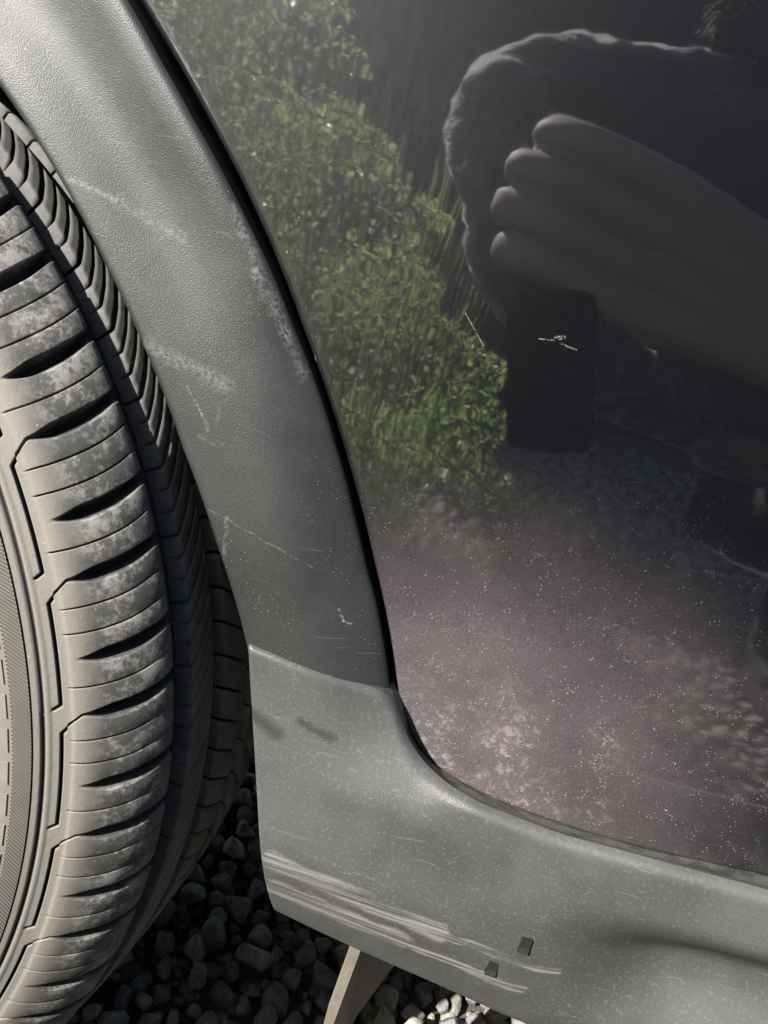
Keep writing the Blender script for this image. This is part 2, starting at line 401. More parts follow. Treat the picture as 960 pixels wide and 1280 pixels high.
for k in range(len(edge)):
    e = edge[k]; nn = Nn[k]
    # outer end: rectangle boundary of the panel
    ang = k/(len(edge)-1)
    if e[0] < -.3: far = np.array((-.85, max(e[1], .25)))
    elif e[1] > .44: 
        d = np.array((e[0]-FC[0], e[1]-FC[1])); d /= np.linalg.norm(d); far = np.array((e[0]*1.55+.1*e[0], 1.02)) if d[1] > .55 else None
        far = np.array((np.interp(e[0], [-.466, .0, .30, .44, 2.3], [-.85, 0, .55, .95, 2.3]), 1.02))
    else: far = np.array((np.interp(e[0], [.30, .44, .55, .8, 2.3], [.55, .95, 1.05, 1.2, 2.3]), 1.02))
    y0 = panel_y(*e)
    V.append((e[0], y0+.034, e[1])); V.append((e[0]+nn[0]*-.0002, y0+.0032, e[1]))
    for o in offs:
        q = e+nn*o; b = .0022*(1-math.sqrt(max(0, 1-(1-min(o/.0022, 1))**2))); V.append((q[0], panel_y(*q)+b, q[1]))
    q0 = e+nn*offs[-1]
    for j in range(1, 27):
        t = (j/26)**1.5; q = q0*(1-t)+far*t; V.append((q[0], panel_y(*q), q[1]))
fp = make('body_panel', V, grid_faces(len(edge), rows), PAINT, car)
# underlying shell: liner, underbody, cabin closing the car so that it casts its shadow
arch = []
for k, ph in enumerate(range(20, 175, 4)):
    x, z = pol(ph, .405); x2, z2 = pol(ph, .41)
    for (yy, rr_) in ((.012, .385), (.02, .40), (.06, .405), (.30, .405)): 
        a = pol(ph, rr_); arch.append((a[0], yy, a[1]))
make('arch_liner', arch, grid_faces(39, 4), BLACK, car)
gs = []
for k in range(len(edge)):
    e = edge[k]; n_ = Nn[k]; a = e-n_*.030; b = e+n_*.03
    gs += [(a[0], .062, a[1]), (b[0], .062, b[1])]
make('gap_shade', gs, grid_faces(len(edge), 2), GAPM, car)  # near-black sheet painted in as the gap's shade
box('underbody', (.40, .05, .285), (2.3, 1.7, .40), BLACK, car)
box('inner_body', (-.85, .31, .30), (.395, 1.7, 1.0), BLACK, car)
box('cabin_floor', (.40, .06, .41), (2.3, 1.7, 1.0), BLACK, car)
cab = [(-.85, .0, 1.0), (2.3, .0, 1.0), (2.3, 1.75, 1.0), (-.85, 1.75, 1.0), (.4, .2, 1.45), (2.2, .2, 1.45), (2.2, 1.55, 1.45), (.4, 1.55, 1.45)]
make('cabin', [(a, b+.03, c+.015) for a, b, c in cab], [(0, 1, 5, 4), (1, 2, 6, 5), (2, 3, 7, 6), (3, 0, 4, 7), (4, 5, 6, 7)], DARKM, car, False)
# ---- wheel arch flare --------------------------------------------
def flare_y(q, ph):
    """q: 0 at the tyre edge .. 1 at the panel gap"""
    lowk = 1-sstep(24, 48, ph)
    xs = [0, .12, .22, .34, .46, .62, .80, .92, 1.0]
    sl_hi = [.10, .20, .34, .34, .18, -.04, -.10, .05, .40]
    sl_lo = [.0, .02, .05, .12, .25, .45, .70, .90, 1.0]
    n = 24; y = 0.; W = .062
    for i in range(n):
        t = q*(i+.5)/n; s = interp(t, xs, sl_hi)*(1-lowk)+interp(t, xs, sl_lo)*lowk; y += s*q/n*W
    return y-.0050-.0045*lowk
phs = [13.6+.6*i for i in range(int((196-13.6)/.6)+1)]
qs = [0, .006, .014, .025, .04, .06, .09, .12] + [.12+.86*i/34 for i in range(1, 35)] + [.988, .994, .998, 1.0]
V = []; RL = []; t_hi = phs[-1]
def warp(ph, q): lo = 17.4-3.5*q; return lo+(t_hi-lo)*(ph-phs[0])/(t_hi-phs[0])
for ph0 in phs:
    ph = warp(ph0, 0); ri, ro = r_in(ph), r_out(ph); col_ = []
    x, z = pol(ph, ri); yb = flare_y(0, ph); col_ += [(x, .03, z), (x, yb+.0035, z)]
    for q in qs:
        ph = warp(ph0, q); ri, ro = r_in(ph), r_out(ph)
        r = ri+(ro-ri)*q; y = flare_y(q, ph); d0 = q*(ro-ri); d1 = (1-q)*(ro-ri)
        for d, rad_ in ((d0, .0028), (d1, .0022)):
            if d < rad_: y += rad_*(1-math.sqrt(max(0, 1-(1-d/rad_)**2)))
        x, z = pol(ph, r); col_.append((x, y, z))
    V += col_; a_ = col_[-1]; b_ = pol(ph, ro-.0012); RL += [a_, (a_[0], a_[1]+.004, a_[2]), (b_[0], .055, b_[1])]
make('arch_flare', V, grid_faces(len(phs), len(qs)+2), FLARE, car)
make('flare_return_shade', RL, grid_faces(len(phs), 3), GAPM, car)  # flare's return wall, coloured near-black for the shade in the gap
# ---- sill trim ----------------------------------------------------
top = [(.3514, .4308), (.3659, .4290), (.3845, .4255), (.4027, .4214), (.4150, .4185), (.4207, .4135), (.4258, .4054), (.4324, .3978), (.4413, .3919), (.4520, .3888), (.4693, .3868), (.5071, .3842), (.5426, .3859), (.5775, .3875), (.5982, .3886), (.65, .391), (.8, .396), (1.1, .401), (1.6, .404), (2.3, .404)]
top = smooth_poly(resample(top, 900), 6)
NC = 420
ts = np.r_[np.linspace(0, .04, 120), np.linspace(.04, .12, 140)[1:], np.linspace(.12, 1, 120)[1:]]
tl = np.linspace(0, 1, len(top)); TP = np.stack([np.interp(ts, tl, top[:, k]) for k in range(2)], 1)
dT = np.gradient(TP, axis=0); dT /= np.linalg.norm(dT, axis=1)[:, None]; NT_ = np.stack([-dT[:, 1], dT[:, 0]], 1)
bx = np.interp(TP[:, 0], [.349, .418, .47, .6, .8, 2.3], [.3900, .435, .483, .6, .8, 2.3])
bz = np.interp(bx, [.3900, .4155, .4375, .4594, .4853, .5111, .5405, .65, 2.3], [.2848, .2805, .2775, .2749, .2724, .2700, .2680, .266, .264])
def sill_base(x, z):
    ph = math.degrees(math.atan2(z-FC[1], x-FC[0])); r = math.hypot(x-FC[0], z-FC[1])
    q = max((r-r_in(ph))/(r_out(ph)-r_in(ph)), 0); q = q if q < .7 else .7+.3*(1-math.exp(-(q-.7)/.3)); h = sstep(.370, .416, z)*(1-sstep(.437, .475, x))
    return -.0115*(1-h)+(flare_y(q, max(ph, 14))-.0022)*h
CH = []
vs = np.r_[0, .004, .009, .016, .026, .04, np.linspace(.06, .9, 26), .93, .955, .975, .988, .996, 1.0]
V = []
for k in range(len(TP)):
    T = TP[k]; B = np.array((bx[k], bz[k])); L = np.linalg.norm(B-T); nn = NT_[k]
    seamk = 1-sstep(.412, .421, T[0]) if T[1] > .400 else 0.      # along the joint with the flare
    led = (1-seamk)*interp(T[0], [.4203, .4252, .432, .4409, .4519, .47, .508, .55, .6, 2.3], [0, .003, .007, .009, .0105, .012, .0115, .0125, .0105, .0105])
    yface = -.0115
    # water channel between the ridge and the lower edge of the panel
    kk = int(np.argmin(np.hypot(edge[:, 0]-T[0]-.0005, edge[:, 1]-T[1]+.011*sstep(.416, .400, T[1])))); Eg = edge[kk]
    open_ = sstep(.394, .404, Eg[1]) if T[0] > .418 else 1.
    yp = panel_y(*Eg)
    yr = sill_base(*T)+.005
    for f_, y_ in ((1., .052), (1., yp+.002+.02*open_), (.72, max(yr+.004, .0120)+.012*open_), (.28, max(yr+.002, .0025)+.006*open_)):
        a_ = T*(1-f_*(1-open_))+Eg*f_*(1-open_); CH.append((a_[0], y_ if seamk < .5 else min(y_, .02), a_[1]))
    CHK = len(V)
    for v in vs:
        q = T*(1-v)+B*v; d0 = v*L; d1 = (1-v)*L; y = sill_base(*q)
        rt_ = .0048*(1-seamk)+.0026*seamk
        if d0 < rt_: y += rt_*(1-math.sqrt(max(0, 1-(1-d0/rt_)**2)))*1.1
        xk = sstep(.46, .61, q[0])
        y += .0016*math.sin(min(d0/.05, 1)*math.pi/2)*0
        y -= .0030*sstep(.0, .045, d0)*(1-sstep(.055, .10, d0))*0
        # lower half rolls under, earlier towards the right
        zone = .058
        if d1 < zone: y += ((zone-d1)/zone)**2*.017*(1-.4*xk)
        y += .026*(sstep(.026, .060, d0)-.85*sstep(.066, .112, d0))*sstep(.50, .60, q[0])
        if d1 < .003: y += .003*(1-math.sqrt(max(0, 1-(1-d1/.003)**2)))
        de = (q[0]-(np.interp(v, [0, 1], [.3506, .3900])))
        if de < .003: y += .003*(1-math.sqrt(max(0, 1-(1-max(de, 0)/.003)**2)))
        V.append((q[0], y, q[1]))
    CH.append(V[CHK])
    V.append((B[0], V[-1][1]+.004, B[1]+.0004)); V.append((B[0], .07, B[1]+.012))
nr = len(vs)+2
sill = make('sill_trim', V, grid_faces(len(TP), nr, True), SILL, car)
make('sill_channel', CH, grid_faces(len(TP), 5, True), CHAN, car)
# left return face of the sill trim
e0 = [V[j] for j in range(0, nr-1)]; R = []
for p in e0: R += [p, (p[0]-.0003, p[1]+.004, p[2]), (p[0]+.004, .055, p[2])]
make('sill_end_face', R, grid_faces(len(e0), 3), SILL, car)
# sill slots: proud black boxes as shaded holes, paler lower halves as lit floors
def slot(x, z):
    a = .0024; b = .0042
    ys = min(V, key=lambda v: (v[0]-x)**2+(v[2]-z)**2)[1]-.0007
    o = box('slot_shade', (x-a, ys-.0004, z-b), (x+a, ys+.004, z+b), BLACK, sill); 
    box('slot_lit_half', (x-a*1.0, ys-.0006, z-b*1.0), (x+a*1.0, ys+.001, z-b*.2), FLARE, sill)
slot(.5085, .3262); slot(.4985, .3068)
# deflector fin below the sill
def fin():
    s = NT('fin_metal'); n1 = s.noise(s.pos, 60, 5, .65)
    return s.set(Base_Color=s.mix(n1, (.12, .105, .085), (.27, .235, .185)), Roughness=.75, Normal=s.bump(s.noise(s.pos, 300, 3), .0005, .6))
FIN = fin()
def unp(u, v, y):
    d = fw + right*((u-480)/1004.54) + down*((v-640)/1004.54); t = (y-CAM.y)/d.y; return CAM+d*t
f0 = [unp(446, 1165, .05), unp(458, 1168, .052), unp(505, 1190, .085), unp(430, 1292, .085), unp(414, 1288, .052), unp(404, 1282, .05)]
Vf = [f0[0], f0[1], f0[4], f0[5], f0[2], f0[3]] + [p+Vector((0, .012, .004)) for p in (f0[0], f0[2], f0[3], f0[5])]
make('deflector_fin', Vf, [(0, 3, 2, 1), (1, 2, 5, 4), (6, 7, 8, 9), (0, 6, 9, 3), (4, 5, 8, 7), (3, 9, 8, 5, 2), (0, 1, 4, 7, 6)], FIN, car, False)

# ---- tyre ----------------------------------------------------------
NU = 34; DU = 360/NU; U0 = 33.0
prof = [(-.031, .225), (-.0325, .24), (-.031, .255), (-.0285, .268), (-.0240, .283), (-.0168, .296), (-.0125, .3035), (-.008, .312), (.002, .323), (.012, .3295), (.022, .333)]
def catmull(P, per=24):
    P = np.array(P); Q = np.vstack([2*P[0]-P[1], P, 2*P[-1]-P[-2]]); out = []
    for i in range(1, len(Q)-2):
        for t in np.linspace(0, 1, per, endpoint=False):
            a, b, c, d = Q[i-1], Q[i], Q[i+1], Q[i+2]
            out.append(.5*((2*b)+(-a+c)*t+(2*a-5*b+4*c-d)*t*t+(-a+3*b-3*c+d)*t**3))
    out.append(P[-1]); return np.array(out)
PF = catmull(prof)
def prof_at(r):
    y = np.interp(r, PF[:, 1], PF[:, 0]); e = .0008
    y1 = np.interp(min(r+e, .333), PF[:, 1], PF[:, 0]); y0 = np.interp(r-e, PF[:, 1], PF[:, 0])
    t = np.array((y1-y0, min(r+e, .333)-(r-e))); t /= np.linalg.norm(t); n = np.array((-t[1], t[0]))   # outward: -y / +r
    return y, n
def rpos(th, y, r): return (r*math.cos(rad(th)), y, r*math.sin(rad(th)))
ST = -.13209
# main mesh: inner sidewall, groove floor, far sidewall
tp = [(y, r) for y, r in zip(PF[:, 0], PF[:, 1]) if r >= .232 and r <= .2935][::5]
carc = [(-.012, .215), (-.024, .222)] + tp
NTH = 240
V = []; rws = len(carc)
tyre_rows = carc
for i in range(NTH):
    for (y, r) in tyre_rows: V.append(rpos(360*i/NTH, y, r))
tyre = make('tyre', V, grid_faces(NTH, rws, wrap=True), RUB_HT, car)
tag(tyre, 'dusty black tyre with deep curved shoulder grooves')
tyre.location = (0, 0, .335); tyre.rotation_euler = (0, 0, ST)
uv = tyre.data.uv_layers.new(name='UVMap')
co = [v.co for v in tyre.data.vertices]
for lp in tyre.data.loops:
    c = co[lp.vertex_index]; r = math.hypot(c.x, c.z); uv.data[lp.index].uv = (math.atan2(c.z, c.x)*.28, r)
fl = [(.0, .300), (.018, .3235), (.10, .3265), (.150, .323), (.168, .312), (.185, .285), (.19, .25), (.178, .222), (.16, .215)]
V = []
for i in range(NTH):
    for (y, r) in fl: V.append(rpos(360*i/NTH, y, r))
make('groove_floor', V, grid_faces(NTH, len(fl), wrap=True), RUB_DK, tyre)
def copies(o, n, start=1):
    for k in range(start, n):
        c = o.copy(); COL.objects.link(c); c.parent = o.parent; c.rotation_euler = (0, rad(k*360/n), 0)
# sidewall panels with the stepped line (r .2935 - .3040)
def Lh(u, r):
    """height on the sidewall; u in degrees from the step groove (negative downwards)"""
    h = 0.
    d = abs(r-.2962); h -= .0012*(1-sstep(.0003, .0008, d)) ; h += .0004*(1-sstep(.0002, .0016, abs(r-.2978)))
    mm = rad(1)*.302
    def seg(a, b):
        ax, ay = a[0]*mm, a[1]; bx_, by = b[0]*mm, b[1]; px, py = u*mm-ax, r-ay; vx, vy = bx_-ax, by-ay
        t = min(max((px*vx+py*vy)/(vx*vx+vy*vy), 0), 1); return math.hypot(px-vx*t, py-vy*t)
    d = min(seg((-1.55, .3022), (-9.75, .3022)), seg((-9.75, .3022), (-10.05, .2998)), seg((-1.55, .3022), (-.9, .3052)))
    h -= .0022*(1-sstep(.00025, .00075, d))
    return h
us = np.linspace(-DU, 0, 132); rs = np.r_[np.linspace(.2928, .2958, 5), np.linspace(.2960, .2985, 8), np.linspace(.299, .3042, 18)]
V = []; GS = []
for u in us:
    for r in rs:
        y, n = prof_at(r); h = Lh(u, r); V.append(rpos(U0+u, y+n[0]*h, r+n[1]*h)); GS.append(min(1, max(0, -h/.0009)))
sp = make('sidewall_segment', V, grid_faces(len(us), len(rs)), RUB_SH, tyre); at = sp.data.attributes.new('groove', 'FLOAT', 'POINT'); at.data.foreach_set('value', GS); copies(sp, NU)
# shoulder tread blocks
def sigma(r, y):      # grooves sweep upwards towards the tread centre
    t = max(0, (y+.009)/.031); return 1.7*t**1.6-.15*t
def shoulder_block(u_hi, u_lo, sipes, step_hi, step_lo):
    """columns from u_lo to u_hi; groove floors at both ends"""
    cols = []
    gw = .60
    def groove(c, side):  # side=+1: block lies above c
        L = [(c, -1, c, 1), (c+side*.17, -1, c, 1), (c+side*gw*.85, -.25, c, 1), (c+side*gw, 0, c, 1), (c+side*(gw+.10), .25, c, 1)]
        return L
    cols += groove(u_lo, 1)
    marks = [u_lo+gw+.1] + list(sipes) + [u_hi-gw-.1]
    for a, b in zip(marks[:-1], marks[1:]):
        a2 = a+(.15 if a in sipes else 0); b2 = b-(.15 if b in sipes else 0)
        for t in np.linspace(0, 1, 9)[1:-1]: cols.append((a2+(b2-a2)*t, .25+.75*(1-(2*t-1)**2), None, 0))
        if b in sipes: cols += [(b-.15, .25, b, 2), (b-.06, .0, b, 2), (b-.045, -.7, b, 2), (b+.045, -.7, b, 2), (b+.06, .0, b, 2), (b+.15, .25, b, 2)]
    cols += groove(u_hi, -1)[::-1]
    GA = []
    rs = np.r_[.3042, .305, .3058, .3064, .3070, .308, np.linspace(.3092, .3322, 26)]
    V = []
    for (u, hh, c, kind) in cols:
        for r in rs:
            y, n = prof_at(r); f = sstep(.3085, .3185, r); fs = sstep(.3052, .3062, r)
            stp = (kind == 1 and ((c == u_hi and step_hi) or (c == u_lo and step_lo)))
            uu = u
            if kind == 1:
                wf = .28+.72*sstep(.309, .320, r)-.22*sstep(.327, .333, r); uu = c+(u-c)*wf
                if stp: uu += -.9*max(0, (.3095-r)/.0053)*max(0, 1)
            elif step_hi or step_lo:
                cc = u_hi if step_hi else u_lo
                uu += -.9*max(0, (.3095-r)/.0053)*max(0, 1-abs(u-cc)/2.2)
            if hh >= 0: h = .00035*hh*f
            elif kind == 1:
                dep = .0078*sstep(.309, .3175, r)
                if stp: dep = max(dep, .0016)
                h = hh*dep
            else: h = hh*.0052*fs*sstep(.3055, .3075, r)
            h += .0005*sstep(.3060, .3066, r)
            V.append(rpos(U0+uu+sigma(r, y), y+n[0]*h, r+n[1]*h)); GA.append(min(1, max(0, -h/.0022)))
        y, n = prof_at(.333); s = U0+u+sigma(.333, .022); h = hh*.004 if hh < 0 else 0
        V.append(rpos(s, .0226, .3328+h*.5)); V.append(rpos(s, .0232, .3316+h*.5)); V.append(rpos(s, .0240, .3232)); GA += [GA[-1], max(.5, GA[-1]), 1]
    o = make('tread_block', V, grid_faces(len(cols), len(rs)+3), RUB_SH, tyre)
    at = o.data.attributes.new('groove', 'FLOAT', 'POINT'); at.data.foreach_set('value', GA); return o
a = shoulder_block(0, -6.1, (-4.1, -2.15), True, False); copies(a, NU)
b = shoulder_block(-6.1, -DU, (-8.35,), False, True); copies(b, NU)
def rib_block(y0, y1, r0, r1, span, shift, sip, mat, gapd, jit=0., bend=0.):
    """lug between two circumferential grooves; sheared by shift degrees across its width"""
    cols = [(-span/2+gapd/2, 0)]
    def add(a, b, n): 
        for t in np.linspace(0, 1, n)[1:]: cols.append((a+(b-a)*t, 0))
    m = [-span/2+gapd/2]+list(sip)+[span/2-gapd/2]
    for a, b in zip(m[:-1], m[1:]):
        A = a+(.06 if a in sip else 0); B = b-(.06 if b in sip else 0); add(A, B, 4)
        if b in sip: cols += [(b-.045, -1), (b+.045, -1), (b+.06, 0)]
    ys = [(0, -.0090), (0, -.0007), (.04, -.0001), (.12, 0), (.3, 0), (.5, .0002), (.7, 0), (.88, 0), (.94, -.0002), (1, -.0012), (1, -.0090)]
    V = []
    W_ = y1-y0; 
    def pt(u, t, h): return rpos(U0+u+shift*(t-.5)+bend*(t-.5)**2, y0+W_*t, r0+(r1-r0)*t+h)
    V += [pt(cols[0][0], t, -.0095) for t, h in ys]
    V += [pt(cols[0][0], t, h-.0008) for t, h in ys]
    for u, k in cols: 
        e = 0 
        V += [pt(u+(.05 if u == cols[0][0] else (-.05 if u == cols[-1][0] else 0)), t, h+(k*.0055 if .02 < t < .98 or True else 0)) for t, h in ys]
    V += [pt(cols[-1][0], t, h-.0008) for t, h in ys]
    V += [pt(cols[-1][0], t, -.0095) for t, h in ys]
    return make('tread_block', V, grid_faces(len(cols)+4, len(ys)), mat, tyre)
b2 = rib_block(.0375, .0570, .3338, .3350, DU/2, 4.0, (-.75, .95), RUB_TR, .30, bend=1.0); copies(b2, NU*2)
b3 = rib_block(.0675, .0955, .3352, .3350, 3.0, -2.6, (), RUB_TR, .26); copies(b3, 120)
# inner ribs, seen only in slivers past the sill
def rib_mesh(y0, y1, r0, r1, n, shift, gapd):
    Vs, Fs, b = [], [], 0
    for k in range(n):
        span = 360/n
        c = [-span/2+gapd/2, span/2-gapd/2]; ys = [(0, -.009), (0, -.0008), (.1, 0), (.9, 0), (1, -.0008), (1, -.009)]
        uu = [(c[0], -.009), (c[0], -.0006), (c[0]+.05, 0), ((c[0]+c[1])/2, .0001), (c[1]-.05, 0), (c[1], -.0006), (c[1], -.009)]
        for u, hu in uu:
            for t, h in ys: Vs.append(rpos(k*span+u+shift*(t-.5), y0+(y1-y0)*t, r0+(r1-r0)*t+min(h, hu)))
        Fs += [tuple(i+b for i in f) for f in grid_faces(len(uu), len(ys))]; b += len(uu)*len(ys)
    o = make('inner_tread_rib', Vs, Fs, RUB_TR, tyre); o['kind'] = 'stuff'
rib_mesh(.106, .130, .3350, .3338, 96, -4.2, .22)
rib_mesh(.138, .168, .3335, .322, 84, -2.0, .35)
# raised triangles of the sidewall lettering zone and the wear mark
tri = []
for k in range(3):
    y, n = prof_at(.280)
tv = []
for (du, r) in ((0, .2845), (-2.1, .2845), (-.2, .270)):
    y, n = prof_at(r); tv.append(rpos(26+du, y+n[0]*.0005, r+n[1]*.0005))
tb = [(v[0], v[1]+.002, v[2]) for v in tv]
t0 = make('sidewall_mark', tv+tb, [(0, 1, 2), (0, 3, 4, 1), (1, 4, 5, 2), (2, 5, 3, 0)], RUB_HT, tyre, False); copies(t0, 120)
# rim
V = []; rp = [(-.004, .2195), (-.012, .224), (-.016, .221), (-.010, .214), (.0, .205), (.05, .19), (.15, .19)]
for i in range(96):
    for y, r in rp: V.append(rpos(360*i/96, y, r))
rim = make('rim', V, grid_faces(96, len(rp), wrap=True), ALLOY, car); rim.location = tyre.location; rim.rotation_euler = tyre.rotation_euler
V = []; F = []
for k in range(5):
    c = 72*k; b = len(V)
    for r, wd, y in ((.03, 22, .004), (.10, 10, .0), (.17, 8, -.002), (.207, 11, .004)):
        V += [rpos(c-wd, y+.004, r), rpos(c-wd*.7, y, r), rpos(c+wd*.7, y, r), rpos(c+wd, y+.004, r), rpos(c+wd, y+.03, r), rpos(c-wd, y+.03, r)]
    for i in range(3):
        for j in range(6): F.append((b+i*6+j, b+i*6+(j+1) % 6, b+i*6+6+(j+1) % 6, b+i*6+6+j))
make('spokes', V, F, ALLOY, rim)
V = []
for i in range(32):
    for y, r in ((-.004, .001), (-.004, .028), (.0, .034), (.03, .036)): V.append(rpos(360*i/32, y, r))
make('brake_disc', [rpos(15*i, .09, r) for i in range(24) for r in (.001, .12, .19)], grid_faces(24, 3, wrap=True), BLACK, rim)
make('hub_cap', V, grid_faces(32, 4, wrap=True), ALLOY, rim)

# ==================================================================== BEHIND THE CAMERA (reflected in the paint)
def leafm(name, c1, c2, tr):
    s = NT(name); at = s.n('ShaderNodeAttribute'); at.attribute_name = 'rnd'
    col = s.mix(at.outputs['Fac'], c1, c2); s.set(Base_Color=col, Roughness=.35, Specular_IOR_Level=.6)
    t = s.n('ShaderNodeBsdfTranslucent'); tc = s.mix(at.outputs['Fac'], tuple(c*1.6 for c in c1), tuple(c*1.7 for c in c2)); s.l(tc, t.inputs[0])
    m = s.n('ShaderNodeMixShader'); m.inputs[0].default_value = tr
    s.l(s.p.outputs[0], m.inputs[1]); s.l(t.outputs[0], m.inputs[2]); s.l(m.outputs[0], s.out.inputs[0]); return s.m
LEAF = leafm('ivy_leaf', (.09, .13, .04), (.29, .345, .145), .62)
LEAFD = leafm('conifer_leaf', (.012, .022, .012), (.03, .045, .02), .15)
BARK = plain('bark', (.06, .045, .035), .9)
def leaves(name, P, size, mat, parent, updown=.6, aspect=.62):
    n = len(P); r = RNG
    d = r.normal(size=(n, 3))*np.array((.6, .5, .6)); d[:, 2] -= updown; d /= np.linalg.norm(d, axis=1)[:, None]
    nn = r.normal(size=(n, 3))+np.array((0, 1.1, .5)); sd = np.cross(d, nn); sd /= np.linalg.norm(sd, axis=1)[:, None]; up = np.cross(sd, d)
    s = size*r.uniform(.55, 1.35, (n, 1))
    V = np.stack([P, P+d*s*.35+sd*s*aspect*.5+up*s*.10, P+d*s, P+d*s*.35-sd*s*aspect*.5+up*s*.10, ], 1)
    F = np.arange(n*4).reshape(n, 4); F = np.concatenate([F[:, [0, 1, 2]], F[:, [0, 2, 3]]])
    o = bulk(name, V.reshape(-1, 3), F, mat, parent, False)
    a = o.data.attributes.new('rnd', 'FLOAT', 'POINT'); a.data.foreach_set('value', np.repeat(r.random(n), 4).astype(np.float32))
    o['kind'] = 'stuff'; return o
def tube(name, pts, radii, mat, parent, seg=7):
    V = []
    P = [Vector(p) for p in pts]
    for i, p in enumerate(P):
        d = (P[min(i+1, len(P)-1)]-P[max(i-1, 0)]).normalized(); a = d.orthogonal().normalized(); b = d.cross(a)
        for k in range(seg): t = 2*math.pi*k/seg; V.append(p+(a*math.cos(t)+b*math.sin(t))*radii[i])
    n = len(P); F = [(i*seg+k, i*seg+(k+1) % seg, (i+1)*seg+(k+1) % seg, (i+1)*seg+k) for i in range(n-1) for k in range(seg)]
    F += [tuple(range(seg))[::-1], tuple(range((n-1)*seg, n*seg))]
    return make(name, V, F, mat, parent)
hedge = empty('ivy_hedge', (-.4, -1.62, 0)); tag(hedge, 'bushy green ivy hedge mirrored in the dark paint', 'hedge')
def hedge_pts(n):
    x = RNG.uniform(-2.4, .82, n); z = RNG.uniform(0, 1, n)**.9
    top = 1.34+.03*np.sin(x*3.1)+.04*np.sin(x*9.7+1); z = .03+z*(top-.03); keep = x < .78-.76*z+.05*np.sin(z*17)+.04*np.sin(z*41)
    f = RNG.random(n)**1.8; bul = .10*np.sin(x*5.2+z*4)+.07*np.sin(x*13+z*9)
    y = -1.36+.05*bul*10*.5-.16*f-.12*z
    P = np.stack([x+.4, y+1.62, z], 1)
    c = np.sin(x*11+z*6)+np.sin(z*15-x*7)+RNG.normal(size=n)*.7
    return P[(c > -.8) & keep]
leaves('foliage', hedge_pts(130000), .017, LEAF, hedge)
for k in range(8):
    x = -2.3+k*.30
    tube('stem', [(x+.4+.03*math.sin(i*2+k), -.10+.02*math.cos(i*1.7), i*.16) for i in range(8)], [.014-.0013*i for i in range(8)], BARK, hedge)
# loose tall grass stalks at the hedge foot
def grass(n):
    Vs, Fs = [], []
    for k in range(n):
        x = RNG.uniform(-2.3, .35); y = -1.34+RNG.uniform(-.06, .05); h = RNG.uniform(.25, 1.0); lx, ly = RNG.normal(0, .05), RNG.normal(.03, .04); wd = RNG.uniform(.0015, .003)
        b = len(Vs)
        for i in range(5):
            t = i/4; Vs += [(x+.4+lx*t*t-wd*(1-t*.8), y+1.62+ly*t*t, h*t), (x+.4+lx*t*t+wd*(1-t*.8), y+1.62+ly*t*t, h*t)]
        Fs += [(b+2*i, b+2*i+1, b+2*i+3, b+2*i+2) for i in range(4)]
    o = bulk('grass_stalks', np.array(Vs), np.array(Fs), LEAF, hedge); a = o.data.attributes.new('rnd', 'FLOAT', 'POINT')
    a.data.foreach_set('value', np.repeat(RNG.random(n), 10).astype(np.float32)); o['kind'] = 'stuff'
grass(1000)
# dark garage wall beyond the hedge
GAR = plain('slate_boards', (.012, .015, .021), .85, 0, .2); ROOF = plain('roof_sheet', (.03, .03, .034), .7)
gar = empty('garage', (4.5, -5.5, 0)); tag(gar, 'dark slate grey boarded garage beyond the hedge', 'garage')
box('wall', (-6.8, -4, 0), (6.8, 0, 3.45), GAR, gar)
for k in range(16): box('board', (-6.8, .002, .03+k*.212), (6.8, .02+.004*(k % 2), .03+k*.212+.200), GAR, gar)
box('roof', (-6.9, -4.3, 3.45), (7.1, .15, 3.6), ROOF, gar)
def weed(x, y, label, seed):
    r = random.Random(seed); o = empty('weed', (x, y, .012)); tag(o, label, 'weed', None)
    for k in range(7):
        a = k*.9+r.random(); h = r.uniform(.015, .03); d = Vector((math.cos(a), math.sin(a), 0)); t = Vector((-d.y, d.x, 0))
        P = [d*.001, d*.008+t*.0045+Vector((0, 0, h*.6)), d*.02+Vector((0, 0, h)), d*.008-t*.0045+Vector((0, 0, h*.6))]
        make('leaf', P, [(0, 1, 2), (0, 2, 3)], WEED, o, False)
WEED = plain('weed_leaf', (.10, .15, .03), .6)
weed(.455, .245, 'small green weed among the stones left of the fin below the sill', 1)
weed(.600, .285, 'small green weed among sunlit stones right of the fin below the sill', 2)
